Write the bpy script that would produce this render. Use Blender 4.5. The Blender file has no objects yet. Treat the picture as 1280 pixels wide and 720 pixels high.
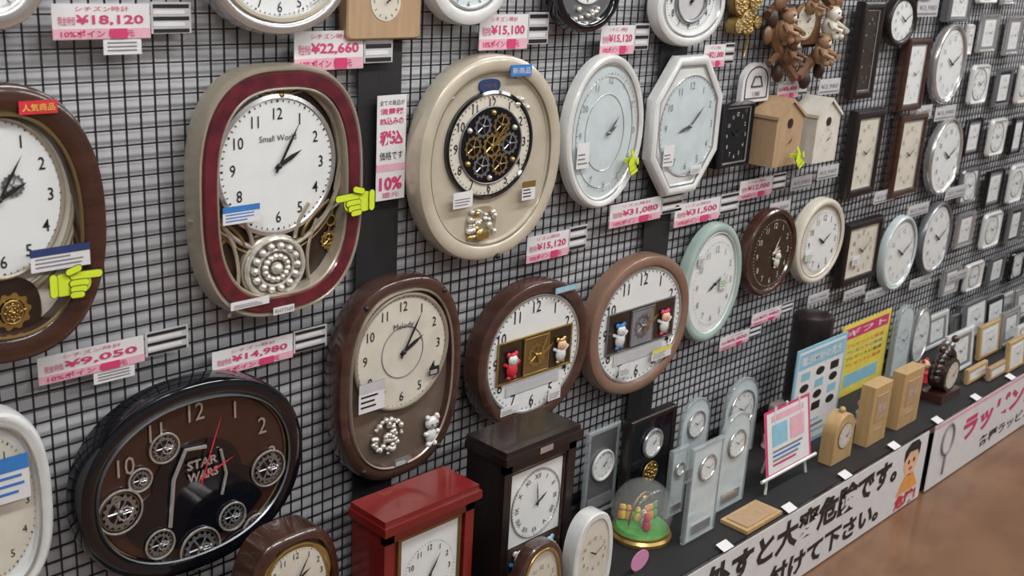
import bpy, bmesh, math, random
from mathutils import Vector, Matrix
random.seed(4)
# ------------------------------------------------------------------ camera calibration
F=1390.0
Dv=Vector((1410,-355,1390)).normalized()
G=Vector((-255,4430,1390)); G=(G-G.dot(Dv)*Dv).normalized()
N=Dv.cross(G)
CH=1.70; CD=1.70
CAM=Vector((0,-CD,CH))
SH=0.25      # shelf top height
SD=0.389     # shelf depth
def ray(px,py):
    r=Vector((px-640,py-360,F)); return Vector((r.dot(Dv),r.dot(N),-r.dot(G)))
def P(px,py,off=0.0):
    r=ray(px,py); return CAM+r*((CD-off)/r.y)
def S(px,py,z=SH):
    r=ray(px,py); return CAM+r*((z-CH)/r.z)
def depth(w):
    d=w-CAM; return (Dv*d.x+N*d.y-G*d.z).z
def proj(w):
    d=w-CAM
    c=Dv*d.x+N*d.y-G*d.z
    return Vector((640+F*c.x/c.z,360+F*c.y/c.z))
def fitw(c,w,h,rect=False):
    e=0.01
    ax=(proj(c+Vector((e,0,0)))-proj(c))/e; bz=(proj(c+Vector((0,0,e)))-proj(c))/e
    W=w/ax.x; k=abs(ax.y)*W
    H=(max(h-k,h*.4) if rect else math.sqrt(max(h*h-k*k,h*h*.3)))/abs(bz.y)
    return W,H
cd=bpy.data.cameras.new('camera'); cam=bpy.data.objects.new('camera',cd); bpy.context.collection.objects.link(cam)
R=Matrix(((Dv.x,-Dv.y,-Dv.z),(N.x,-N.y,-N.z),(-G.x,G.y,G.z)))
cam.matrix_world=Matrix.Translation(CAM)@R.to_4x4()
cd.sensor_width=36; cd.lens=F/1280*36; cd.clip_start=0.02
cd.dof.use_dof=True; cd.dof.focus_distance=2.35; cd.dof.aperture_fstop=6.3
bpy.context.scene.camera=cam
# ------------------------------------------------------------------ materials
MC={}
def mat(name,col,rough=.5,metal=0,coat=0,col2=None,scale=20,kind=None,alpha=1,emit=0,trans=0):
    if name in MC: return MC[name]
    m=bpy.data.materials.new(name); m.use_nodes=True; nt=m.node_tree; p=nt.nodes['Principled BSDF']
    p.inputs['Roughness'].default_value=rough; p.inputs['Metallic'].default_value=metal
    p.inputs['Coat Weight'].default_value=coat; p.inputs['Coat Roughness'].default_value=.06
    p.inputs['Alpha'].default_value=alpha; p.inputs['Transmission Weight'].default_value=trans
    c2=col2 or tuple(x*.88 for x in col)
    tc=nt.nodes.new('ShaderNodeTexCoord'); mp=nt.nodes.new('ShaderNodeMapping')
    nt.links.new(tc.outputs['Object'],mp.inputs['Vector'])
    if kind=='wood': mp.inputs['Scale'].default_value=(1,1,8)
    if kind=='woodv': mp.inputs['Scale'].default_value=(8,8,1)
    n=nt.nodes.new('ShaderNodeTexNoise'); n.inputs['Scale'].default_value=scale; n.inputs['Detail'].default_value=4
    nt.links.new(mp.outputs['Vector'],n.inputs['Vector'])
    r=nt.nodes.new('ShaderNodeValToRGB'); r.color_ramp.elements[0].position=.35; r.color_ramp.elements[1].position=.65
    r.color_ramp.elements[0].color=(*col,1); r.color_ramp.elements[1].color=(*c2,1)
    nt.links.new(n.outputs['Fac'],r.inputs['Fac']); nt.links.new(r.outputs['Color'],p.inputs['Base Color'])
    if emit:
        p.inputs['Emission Color'].default_value=(*col,1); p.inputs['Emission Strength'].default_value=emit
    MC[name]=m; return m
ivory=mat('ivory_pearl',(.58,.53,.42),.28,.15,.6)
beige=mat('beige_silver',(.44,.39,.31),.3,.4,.5)
beiged=mat('beige_dark',(.24,.20,.14),.35,.3,.3)  # darker beige for the thin inset rings
maroon=mat('maroon_lacquer',(.15,.018,.030),.22,.1,.8,(.08,.012,.02),35)
brown=mat('brown_lacquer',(.042,.017,.011),.22,0,.8,(.062,.025,.016),8,'wood')
brown2=mat('walnut_rim',(.075,.035,.026),.26,.05,.8,(.05,.023,.017),7,'wood')
rose=mat('rose_gold_rim',(.33,.205,.15),.3,.35,.7,(.28,.17,.12),10)
espresso=mat('espresso_wood',(.010,.006,.006),.38,0,.2,(.015,.010,.009),10,'woodv')
redw=mat('red_wood',(.20,.010,.009),.28,0,.6,(.15,.008,.008),6,'wood')
black=mat('black_gloss',(.004,.005,.008),.10,0,.7)
blackm=mat('black_matte',(.012,.012,.014),.65)
darkbr=mat('dark_interior',(.020,.012,.009),.3,.1,.6,(.035,.024,.016),30)
white=mat('white_dial',(.74,.77,.77),.35,0,.5,(.71,.74,.74))
cream=mat('cream_dial',(.66,.63,.54),.4,0,.5)
paleb=mat('pale_blue_dial',(.57,.66,.68),.35,0,.6)
mint=mat('mint_rim',(.35,.47,.43),.3,0,.5)
paper=mat('paper',(.70,.70,.71),.6,0,0,(.66,.66,.67))
greyp=mat('grey_paper',(.52,.52,.54),.6)
pink=mat('pink_print',(.60,.05,.16),.6)
pinkl=mat('pink_light',(.74,.42,.50),.6)
ink=mat('black_ink',(.015,.015,.017),.5)
grey=mat('grey_print',(.22,.22,.24),.5)
blue=mat('blue_print',(.04,.20,.55),.5)
lblue=mat('light_blue_print',(.26,.52,.66),.5)
navy=mat('navy_print',(.03,.05,.16),.4)
silver=mat('silver',(.66,.66,.66),.22,.75)
silverd=mat('silver_dark',(.28,.29,.31),.3,.7)
whitep=mat('white_plastic',(.70,.72,.71),.3,0,.6)
gold=mat('gold',(.56,.39,.13),.28,.8)
goldd=mat('antique_gold',(.30,.21,.09),.35,.7)
kraft=mat('kraft_wood',(.44,.30,.18),.55,0,0,(.38,.26,.15),8,'woodv')
pine=mat('pine_block',(.52,.35,.17),.45,0,.2,(.45,.30,.13),6,'woodv')
yel=mat('neon_yellow',(.62,.78,.04),.5,0,0,(.58,.74,.03))
yelp=mat('yellow_print',(.80,.66,.10),.5)
redp=mat('red_print',(.62,.03,.05),.5)
skin=mat('illustration_skin',(.80,.50,.32),.6)
orange=mat('orange_print',(.80,.35,.08),.6)
green=mat('green_felt',(.08,.34,.08),.6,0,0,(.14,.44,.10),60)
glass=mat('clear_acrylic',(.55,.63,.65),.08,0,.6,None,10,None,.40)
glassd=mat('dome_glass',(.75,.8,.8),.03,0,1,None,10,None,.14)
crystal=mat('crystal_silver',(.78,.76,.70),.15,.45,.5,(.50,.48,.42),120)
taupe=mat('taupe_face',(.17,.125,.095),.4,.1,.5)
# ------------------------------------------------------------------ glyphs
GC={}
def glyph(s,bold=0.0):
    k=(s,bold)
    if k in GC: return GC[k]
    c=bpy.data.curves.new('t','FONT'); c.body=s; c.size=1; c.resolution_u=2; c.offset=bold
    o=bpy.data.objects.new('t',c); bpy.context.collection.objects.link(o)
    dg=bpy.context.evaluated_depsgraph_get(); me=o.evaluated_get(dg).to_mesh()
    vs=[(v.co.x,v.co.y) for v in me.vertices]; fs=[tuple(p.vertices) for p in me.polygons]
    if vs:
        x0=min(v[0] for v in vs);x1=max(v[0] for v in vs);y0=min(v[1] for v in vs);y1=max(v[1] for v in vs)
        vs=[(x-(x0+x1)/2,y-(y0+y1)/2) for x,y in vs]; w=x1-x0;h=y1-y0
    else: w=h=1
    bpy.data.objects.remove(o,do_unlink=True); bpy.data.curves.remove(c)
    GC[k]=(vs,fs,w,h); return GC[k]
# ------------------------------------------------------------------ outlines
def pts(kind,a,b):
    a=max(a,1e-4); b=max(b,1e-4)
    if kind=='e': return [(a*math.cos(t),b*math.sin(t)) for t in [i*2*math.pi/56 for i in range(56)]]
    if kind=='c': return [(a*math.cos(t),b*math.sin(t)) for t in [i*2*math.pi/14 for i in range(14)]]
    if kind[0]=='s':
        p=float(kind[1:]); out=[]
        for i in range(72):
            t=i*2*math.pi/72; c,s=math.cos(t),math.sin(t)
            out.append((a*math.copysign(abs(c)**(2/p),c),b*math.copysign(abs(s)**(2/p),s)))
        return out
    if kind=='o':
        k=.42
        return [(a,-b*k),(a,b*k),(a*k,b),(-a*k,b),(-a,b*k),(-a,-b*k),(-a*k,-b),(a*k,-b)]
    if kind=='r': return [(a,-b),(a,b),(-a,b),(-a,-b)]
    if kind=='rr':
        r=min(a,b)*.25; out=[]
        for cx,cz,t0 in ((a-r,b-r,0),(-a+r,b-r,90),(-a+r,-b+r,180),(a-r,-b+r,270)):
            for i in range(6):
                t=math.radians(t0+i*18); out.append((cx+r*math.cos(t),cz+r*math.sin(t)))
        return out
    if kind=='arch':
        out=[(-a,-b),(a,-b)]; zc=b-a if b>a else 0; rb=b-zc
        for i in range(25):
            t=math.pi*i/24; out.append((a*math.cos(t),zc+rb*math.sin(t)))
        return out
def fitbox(px,py,w,h,off,kind):
    cx,cy,ww,hh=px,py,w,h
    for _ in range(6):
        c=P(cx,cy,off); W,H=fitw(c,ww,hh,False)
        q=[proj(c+Vector((x,0,z))) for x,z in pts(kind,W/2,H/2)]
        x0=min(v.x for v in q);x1=max(v.x for v in q);y0=min(v.y for v in q);y1=max(v.y for v in q)
        cx+=px-(x0+x1)/2; cy+=py-(y0+y1)/2; ww*=w/(x1-x0); hh*=max(.7,min(1.3,h/(y1-y0)))
    c=P(cx,cy,off); W,H=fitw(c,ww,hh,False); return c,W,H
class B:
    def __init__(s,name,loc,yaw=0,tilt=0):
        s.name=name; s.loc=Vector(loc); s.yaw=yaw; s.tilt=tilt
        s.v=[];s.f=[];s.mi=[];s.mats=[]
    def mid(s,m):
        if m not in s.mats: s.mats.append(m)
        return s.mats.index(m)
    def add(s,vs,fs,m):
        n=len(s.v); s.v+=vs; k=s.mid(m)
        for f in fs: s.f.append(tuple(i+n for i in f)); s.mi.append(k)
    def at(s,px,py,o):
        p=P(px,py,-s.loc.y+o); return p.x-s.loc.x,p.z-s.loc.z
    def fb(s,px,py,w,h,o,kind='e'):
        c,W,H=fitbox(px,py,w,h,-s.loc.y+o,kind); return c.x-s.loc.x,c.z-s.loc.z,W/2,H/2
    def sz(s,px,py,w,h,o,rect=False):
        W,H=fitw(P(px,py,-s.loc.y+o),w,h,rect); return W/2,H/2
    def loft(s,kind,a,b,prof,m,cx=0,cz=0,cap=None,back=None):
        vs=[];fs=[];n=0
        for ins,o in prof:
            q=pts(kind,a-ins,b-ins); n=len(q); vs+=[(cx+x,-o,cz+z) for x,z in q]
        for j in range(len(prof)-1):
            for i in range(n):
                fs.append((j*n+i,j*n+(i+1)%n,(j+1)*n+(i+1)%n,(j+1)*n+i))
        s.add(vs,fs,m)
        if cap: s.disc(kind,a-prof[-1][0],b-prof[-1][0],prof[-1][1],cap,cx,cz)
        if back: s.disc(kind,a-prof[0][0],b-prof[0][0],prof[0][1],back,cx,cz)
    def disc(s,kind,a,b,o,m,cx=0,cz=0):
        q=pts(kind,a,b); s.add([(cx+x,-o,cz+z) for x,z in q],[tuple(range(len(q)))],m)
    def poly(s,pl,o,m):
        s.add([(x,-o,z) for x,z in pl],[tuple(range(len(pl)))],m)
    def slab(s,kind,a,b,o0,o1,m,cx=0,cz=0,front=None):
        s.loft(kind,a,b,[(0,o0),(0,o1)],m,cx,cz,cap=front or m,back=m)
    def ring(s,kind,a,b,o,r,m,cx=0,cz=0):
        s.loft(kind,a,b,[(r*math.cos(t),o+r*math.sin(t)) for t in [i*math.pi/4 for i in range(9)]],m,cx,cz)
    def ball(s,cx,cz,o,r,m,sz=1.0,so=1.0):
        n=6; pr=[]
        for i in range(n+1):
            t=-math.pi/2+math.pi*i/n; pr.append((r-max(r*math.cos(t),1e-4),o+r*so*math.sin(t)))
        vs=[];fs=[]
        for ins,oo in pr:
            q=pts('c',r-ins,(r-ins)*sz); vs+=[(cx+x,-oo,cz+z) for x,z in q]
        for j in range(n):
            for i in range(14): fs.append((j*14+i,j*14+(i+1)%14,(j+1)*14+(i+1)%14,(j+1)*14+i))
        s.add(vs,fs,m)
    def box(s,x0,x1,o0,o1,z0,z1,m):
        s.add([(x0,-o0,z0),(x1,-o0,z0),(x1,-o1,z0),(x0,-o1,z0),(x0,-o0,z1),(x1,-o0,z1),(x1,-o1,z1),(x0,-o1,z1)],
              [(0,1,2,3),(4,5,6,7),(0,1,5,4),(1,2,6,5),(2,3,7,6),(3,0,4,7)],m)
    def lz(s,cx,o,prof,m,n=28):
        vs=[];fs=[]
        for r,z in prof:
            r=max(r,1e-4); vs+=[(cx+r*math.cos(2*math.pi*i/n),-o+r*math.sin(2*math.pi*i/n),z) for i in range(n)]
        for j in range(len(prof)-1):
            for i in range(n): fs.append((j*n+i,j*n+(i+1)%n,(j+1)*n+(i+1)%n,(j+1)*n+i))
        fs.append(tuple(range(n))); fs.append(tuple((len(prof)-1)*n+i for i in range(n)))
        s.add(vs,fs,m)
    def tube(s,pl,r,m,n=6):
        pl=[Vector((x,-o,z)) for x,o,z in pl]; vs=[];fs=[]
        for i,p in enumerate(pl):
            d=(pl[min(i+1,len(pl)-1)]-pl[max(i-1,0)]).normalized()
            u=d.cross(Vector((0,1,0)))
            if u.length<.1: u=d.cross(Vector((1,0,0)))
            u.normalize(); w=d.cross(u)
            for k in range(n):
                t=2*math.pi*k/n; vs.append(tuple(p+(u*math.cos(t)+w*math.sin(t))*r))
        for j in range(len(pl)-1):
            for k in range(n): fs.append((j*n+k,j*n+(k+1)%n,(j+1)*n+(k+1)%n,(j+1)*n+k))
        fs.append(tuple(range(n))); fs.append(tuple((len(pl)-1)*n+k for k in range(n)))
        s.add(vs,fs,m)
    def text(s,t,cx,cz,size,o,m,rot=0,sx=1,bold=0.0,fit=None):
        vs,fs,w,h=glyph(t,bold)
        if not vs: return
        kx=size*sx; kz=size
        if fit: kx=fit[0]/w; kz=fit[1]/h
        c,q=math.cos(rot),math.sin(rot)
        s.add([(cx+x*kx*c-z*kz*q,-o,cz+x*kx*q+z*kz*c) for x,z in vs],fs,m)
    def hand(s,cx,cz,ang,ln,w,o,m,tail=.15):
        a=math.radians(ang); dx,dz=math.sin(a),math.cos(a); nx,nz=dz,-dx
        s.poly([(cx-dx*ln*tail-nx*w*.4,cz-dz*ln*tail-nz*w*.4),(cx-dx*ln*tail+nx*w*.4,cz-dz*ln*tail+nz*w*.4),
                (cx+dx*ln*.55+nx*w*.5,cz+dz*ln*.55+nz*w*.5),(cx+dx*ln,cz+dz*ln),(cx+dx*ln*.55-nx*w*.5,cz+dz*ln*.55-nz*w*.5)],o,m)
    def dial(s,cx,cz,a,b,o,face,im,num='all',ns=.26,ticks=True,h=2.08,mn=5,hm=None,ring=None,rn=.80,hs=1.0,bold=0.0,sec=None):
        if face: s.disc('e',a,b,o,face,cx,cz)
        if ring: s.ring('e',a*1.0,b*1.0,o,ring[0],ring[1],cx,cz)
        rom=['XII','I','II','III','IIII','V','VI','VII','VIII','IX','X','XI']
        for i in range(12):
            t=math.radians(i*30); x,z=cx+a*rn*math.sin(t),cz+b*rn*math.cos(t)
            if num=='all' or (num=='q' and i%3==0): s.text(str(i or 12),x,z,a*ns,o+.001,im,bold=bold,sx=.85)
            elif num=='rom': s.text(rom[i],x,z,a*ns,o+.001,im,rot=-t,bold=bold)
            else:
                ux,uz=a*math.sin(t),b*math.cos(t); nx,nz=math.cos(t)*a*.018,-math.sin(t)*a*.018
                s.poly([(cx+ux*.72-nx,cz+uz*.72-nz),(cx+ux*.72+nx,cz+uz*.72+nz),(cx+ux*.86+nx,cz+uz*.86+nz),(cx+ux*.86-nx,cz+uz*.86-nz)],o+.001,im)
        if ticks:
            for i in range(60):
                t=math.radians(i*6); ux,uz=a*math.sin(t),b*math.cos(t); k=a*(.008 if i%5 else .016)
                nx,nz=math.cos(t)*k,-math.sin(t)*k
                s.poly([(cx+ux*.945-nx,cz+uz*.945-nz),(cx+ux*.945+nx,cz+uz*.945+nz),(cx+ux*.98+nx,cz+uz*.98+nz),(cx+ux*.98-nx,cz+uz*.98-nz)],o+.001,im)
        hm=hm or ink
        s.hand(cx,cz,h*30,a*.50*hs,a*.075,o+.004,hm); s.hand(cx,cz,mn*6,a*.78*hs,a*.05,o+.0055,hm)
        if sec is not None: s.hand(cx,cz,sec,a*.8*hs,a*.015,o+.0065,hm,.3)
        s.ball(cx,cz,o+.005,a*.045,hm)
    def rotor(s,cx,cz,a,b,o,m1,m2,n=10):
        s.disc('e',a,b,o,m2,cx,cz); s.ring('e',a,b,o+.001,a*.08,m1,cx,cz); s.ring('e',a*.62,b*.62,o+.003,a*.05,m1,cx,cz)
        for i in range(n):
            t=2*math.pi*i/n
            s.ball(cx+a*.76*math.cos(t),cz+b*.76*math.sin(t),o+.003,a*.13,m1)
            s.ball(cx+a*.40*math.cos(t+.3),cz+b*.40*math.sin(t+.3),o+.004,a*.11,m1)
        s.ball(cx,cz,o+.005,a*.2,m1)
    def gear(s,cx,cz,r,o,m,n=14,sp=5):
        vs=[]
        for i in range(n*4):
            t=2*math.pi*i/(n*4); q=r if (i%4)<2 else r*.86; vs.append((q*math.cos(t),q*math.sin(t)))
        k=n*4; inn=[(r*.68*math.cos(2*math.pi*i/k),r*.68*math.sin(2*math.pi*i/k)) for i in range(k)]
        V=[(cx+x,-o,cz+z) for x,z in vs]+[(cx+x,-o,cz+z) for x,z in inn]
        s.add(V,[(i,(i+1)%k,k+(i+1)%k,k+i) for i in range(k)],m)
        for i in range(sp):
            t=2*math.pi*i/sp; s.tube([(cx,o,cz),(cx+r*.72*math.cos(t),o,cz+r*.72*math.sin(t))],r*.055,m,4)
        s.ball(cx,cz,o,r*.18,m)
    def card(s,px,py,w,h,o,m=None,txt=None,tm=None,strip=None,ts=.55,rot=0):
        x,z=s.at(px,py,o); a,b=s.sz(px,py,w,h,o,True)
        s.box(x-a,x+a,o-.001,o,z-b,z+b,m or paper)
        if strip: s.box(x-a,x+a,o-.001,o+.0006,z+b*.35,z+b,strip)
        if txt:
            s.text(txt,x,z-(b*.3 if strip else 0),1,o+.0012,tm or ink,fit=(a*1.7,b*2*ts*(.7 if strip else 1)))
        else:
            for k in range(3):
                zz=z+b*(.1-.35*k); s.box(x-a*.85,x+a*random.uniform(.2,.8),o,o+.0006,zz-b*.06,zz+b*.06,tm or grey)
        return x,z,a,b
    def done(s):
        me=bpy.data.meshes.new(s.name); me.from_pydata(s.v,[],s.f)
        for m in s.mats: me.materials.append(m)
        me.polygons.foreach_set('material_index',s.mi)
        me.polygons.foreach_set('use_smooth',[True]*len(s.f))
        bm=bmesh.new(); bm.from_mesh(me); bmesh.ops.recalc_face_normals(bm,faces=bm.faces)
        for e in bm.edges:
            if len(e.link_faces)==2 and e.calc_face_angle(0)>.65: e.smooth=False
        bm.to_mesh(me); bm.free()
        ob=bpy.data.objects.new(s.name,me); bpy.context.collection.objects.link(ob)
        ob.location=s.loc; ob.rotation_euler=(s.tilt,0,s.yaw); return ob
# ------------------------------------------------------------------ room shell
def room(name,x0,x1,y0,y1,z0,z1,m):
    b=B(name,(0,0,0)); b.box(x0,x1,-y0,-y1,z0,z1,m); return b.done()
wallm=mat('wall_panel_grey',(.60,.61,.64),.7,0,0,(.55,.56,.59),3)
floorm=mat('wood_floor',(.20,.105,.055),.35,0,.3,(.15,.075,.038),5,'wood')
ceilm=mat('ceiling_white',(.7,.7,.7),.8)
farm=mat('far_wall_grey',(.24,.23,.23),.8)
room('wall_back',-1.5,7.5,.02,.12,0,2.9,wallm)
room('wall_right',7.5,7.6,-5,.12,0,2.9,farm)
room('added_wall_left',-1.6,-1.5,-5,.12,0,2.9,farm)  # out of view, added to close the open side and darken the surroundings
room('added_wall_front',-1.6,7.6,-5.1,-5,0,2.9,farm)  # unseen dark wall, added so glossy clocks reflect less brightness
room('floor',-1.6,7.6,-5.1,.12,-.1,0,floorm)
room('ceiling',-1.6,7.6,-5.1,.12,2.9,3.0,ceilm)
g=B('wire_grid_panel',(0,0,0)); wm=mat('wire_black',(.018,.019,.022),.45,.3)
pitch=.0262; x=.2
while x<6.4: g.box(x-.0012,x+.0012,0,.0030,.26,2.2,wm); x+=pitch
z=.27
while z<2.2: g.box(.2,6.4,-.0030,0,z-.0012,z+.0012,wm); z+=pitch
g.box(.2,6.4,-.019,-.0034,2.18,2.2,wm); g.box(.2,6.4,-.019,-.0034,.26,.28,wm); g.done()
for (pa,pb) in ((447,499),(814,846)):
    xa=P(pa,200,.005).x; xb=P(pb,200,.005).x
    b=B('shelf_upright_post',(0,0,0)); b.box(xa,xb,.0031,.0040,.26,2.2,blackm)
    for k in range(60):
        zz=.3+k*.031; b.box((xa+xb)/2-.004,(xa+xb)/2+.004,.0040,.0042,zz,zz+.018,ink)
    b.done()
b=B('display_shelf',(0,0,0))
b.box(.2,6.4,.0,SD,SH-.02,SH,blackm); b.box(.2,6.4,.0,SD-.012,0,SH-.02,blackm)
b.box(.2,6.4,SD-.002,SD+.004,SH-.022,SH,black); b.done()
# ------------------------------------------------------------------ tags
def tag(px,py,w,h,txt,full=True,off=.02,bars=True,low=False):
    c=P(px,py,off); W,H=fitw(c,w,h,True); b=B('price_tag',c); a,k=W/2,H/2
    b.box(-.01,.01,-off+.0045,-.001,-.006,.006,blackm)
    b.box(-a,a,-.0012,0,-k,k,paper)
    b.text('シチズン時計' if random.random()<.5 else 'リズム時計',0,k*.72,1,.001,pink,fit=(a*1.1,k*.28))
    b.text('現金特価',-a*.72,k*.05,1,.001,pink,fit=(a*.34,k*.5))
    b.text(txt,a*.16,k*.08,1,.001,pink,fit=(a*1.4,k*.62),bold=.025)
    b.box(-a,a,0,.0008,-k*.96,-k*.38,pinkl); b.text('10%ポイント還元',-a*.1,-k*.67,1,.0015,pink,fit=(a*1.5,k*.42),bold=.02)
    b.box(a*.15,a*.5,.0008,.0016,-k*.96,-k*.4,pink)
    if bars:
        x0=a*1.03; x1=x0+a*.9
        b.box(x0,x1,-.002,-.0008,-k*.75,k*1.10,greyp)
        for i in range(5):
            z0=k*(.86-.36*i); b.box(x0+a*.05,x1-a*(.05+.1*(i%2)),-.0008,0,z0-k*.11,z0+k*.11,ink if i%2==0 else paper)
    if low:
        b.box(a*.0,a*.8,-.002,-.0008,-k*1.9,-k*1.02,paper)
        for i in range(3): b.box(a*.08,a*.7,-.0008,0,-k*(1.2+.22*i)-k*.05,-k*(1.2+.22*i)+k*.03,grey)
    b.done()
tag(128,27,122,46,'¥18,120',low=True)
tag(412,63,86,52,'¥22,660'); tag(630,40,60,46,'¥15,100'); tag(772,50,42,38,'¥15,120')
tag(116,450,132,64,'¥9,050',low=True); tag(317,444,100,56,'¥14,980')
tag(685,308,52,44,'¥15,120'); tag(795,265,64,42,'¥31,080'); tag(872,265,56,40,'¥31,500')
tag(945,235,40,32,'¥12,000'); tag(918,425,36,30,'¥9,800'); tag(985,112,26,24,'¥8,400')
tag(958,395,36,28,'¥7,980'); tag(893,70,26,30,'¥21,000')
for (px,py) in ((1023,372),(1068,366),(1106,245),(1150,352),(1095,367),(1035,215),(1037,108),(1148,262),(1195,240),(1160,10),(1152,141),(1182,141),(1197,345),(1002,228),(975,260)):
    c=P(px,py,.025); W,H=fitw(c,26,22,True); b=B('price_tag',c); b.box(-.008,.008,-.0205,-.001,-.005,.005,blackm); b.box(-W/2,W/2,-.001,0,-H/2,H/2,greyp)
    b.text('¥3,980',0,0,1,.001,grey,fit=(W*.8,H*.35)); b.box(-W*.45,W*.45,0,.0006,-H*.4,-H*.28,grey); b.done()
c=P(489,185,.02); W,H=fitw(c,36,135,True); b=B('tax_notice_sign',c); b.box(-.01,.01,-.0155,-.001,-.05,.05,blackm); b.box(-W/2,W/2,-.001,0,-H/2,H/2,paper)
b.text('全ての商品が',0,H*.43,1,.001,ink,fit=(W*.85,H*.05))
b.text('消費税',0,H*.35,1,.001,pink,fit=(W*.8,H*.06),bold=.02); b.text('8%込みの',0,H*.26,1,.001,pink,fit=(W*.8,H*.07),bold=.02)
b.text('税込',0,H*.10,1,.001,pink,fit=(W*.8,H*.14),bold=.04); b.text('価格です',0,-H*.07,1,.001,ink,fit=(W*.8,H*.08))
b.box(-W/2,W/2,0,.0006,-H*.22,-H*.15,pinkl); b.text('10%',0,-H*.34,1,.001,pink,fit=(W*.8,H*.13),bold=.04); b.text('還元',0,-H*.45,1,.001,pink,fit=(W*.6,H*.05)); b.done()
def pointer(px,py,w,h,off,flip=1,rot=0,stem=.02):
    c=P(px,py,off); W,H=fitw(c,w,h,True); b=B('pointing_hand_sticker',c); k=W
    b.box(-.005,.005,-stem,-.001,-.005,.005,yel)
    cr,sr=math.cos(rot),math.sin(rot)
    def cap(x0,z0,x1,z1,r,o):
        for rr,oo,m in ((r+.004,o,ink),(r-.010,o+.0006,yel)):
            a=math.atan2(z1-z0,x1-x0); pl=[]
            for i in range(9):
                t=a-math.pi/2+math.pi*i/8; pl.append((x1+rr*math.cos(t),z1+rr*math.sin(t)))
            for i in range(9):
                t=a+math.pi/2+math.pi*i/8; pl.append((x0+rr*math.cos(t),z0+rr*math.sin(t)))
            pl=[(x*k*flip,z*k) for x,z in pl]; pl=[(x*cr-z*sr,x*sr+z*cr) for x,z in pl]
            b.poly(pl,oo,m)
    cap(-.06,-.03,.30,-.02,.22,0)
    cap(.06,.12,-.42,.10,.08,.001)
    cap(.08,-.02,-.16,-.03,.075,.002); cap(.08,-.13,-.12,-.14,.07,.003); cap(.1,-.23,-.06,-.24,.065,.004)
    cap(.16,.22,-.02,.27,.07,.005); cap(.44,.14,.44,-.16,.08,.002)
    b.done()
# ------------------------------------------------------------------ wall clocks
def wc(px,py,w,h,th,kind,body,face,rim=.02,rec=.014,side=None,name='wall_clock',rings=None,rect=False,back=.012):
    c,W,H=fitbox(px,py,w,h,th,kind); b=B(name,(c.x,0,c.z)); a,k=W/2,H/2
    sd=side or body
    b.loft(kind,a,k,[(back,.0044),(0,.0042+th*.25),(0,th-.012),(.003,th-.004)],sd,back=sd)
    b.loft(kind,a,k,[(.003,th-.004),(min(.010,rim*.4),th),(rim-min(.006,rim*.3),th),(rim,th-.004)],body)
    ins=rim; o=th-.004
    for wd,m,oo in (rings or []):
        b.loft(kind,a,k,[(ins,o),(ins+.002,th+oo),(ins+wd-.002,th+oo),(ins+wd,th+oo-.003)],m); ins+=wd; o=th+oo-.003
    b.loft(kind,a,k,[(ins,o),(ins+.003,th-rec)],sd,cap=face)
    b.a,b.k,b.th,b.fo=a,k,th,th-rec
    return b
def dl(b,px,py,pw,ph,o,face,im,**kw):
    x,z,a,k=b.fb(px,py,pw,ph,o); b.dial(x,z,a,k,o,face,im,**kw); return x,z,a,k
def figure(b,x,z,s,o,body,head,hat):
    b.ball(x,z-s*.35,o,s*.34,body,1.25,.6); b.ball(x,z+s*.15,o+.003,s*.30,head,1,.6)
    b.ball(x-s*.24,z+s*.42,o,s*.14,hat,1,.5); b.ball(x+s*.24,z+s*.42,o,s*.14,hat,1,.5); b.ball(x,z+s*.42,o+.003,s*.2,hat,.6,.5)
    b.tube([(x-s*.2,o,z-s*.2),(x-s*.5,o,z-.0)],s*.09,body); b.tube([(x+s*.2,o,z-s*.2),(x+s*.5,o,z+s*.05)],s*.09,body)
    b.ball(x-s*.17,z-s*.76,o,s*.15,hat,.7,.6); b.ball(x+s*.17,z-s*.76,o,s*.15,hat,.7,.6)
    for q in (-1,1): b.ball(x+q*s*.1,z+s*.18,o+s*.2,s*.04,ink)
# A  far left brown clock
b=wc(-1,282,276,354,.075,'s2.3',brown,cream,.040,.02,rings=[(.006,goldd,.002)])
x,z,a,k=b.fb(-6,248,170,200,b.fo+.006); b.ring('e',a+.018,k+.026,b.fo+.001,.004,beige,x,z); b.ring('e',a+.028,k+.04,b.fo,.002,goldd,x,z)
b.dial(x,z,a,k,b.fo+.006,white,ink,ns=.28,bold=.008,ring=(.004,beige))
x,z=b.at(12,388,b.fo); b.slab('s2.4',.046,.052,b.fo,b.fo+.006,darkbr,x,z); b.gear(x,z,.03,b.fo+.008,gold,10,6); b.rotor(x,z,.016,.018,b.fo+.010,gold,goldd,8)
b.gear(*b.at(16,232,b.fo+.008),.018,b.fo+.009,silverd)
b.card(48,134,48,20,b.th+.004,redp,'人気商品',yelp); b.card(76,322,74,40,b.th+.006,paper,None,grey,navy)
b.done(); pointer(96,352,66,36,.095,-1,.0)
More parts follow.
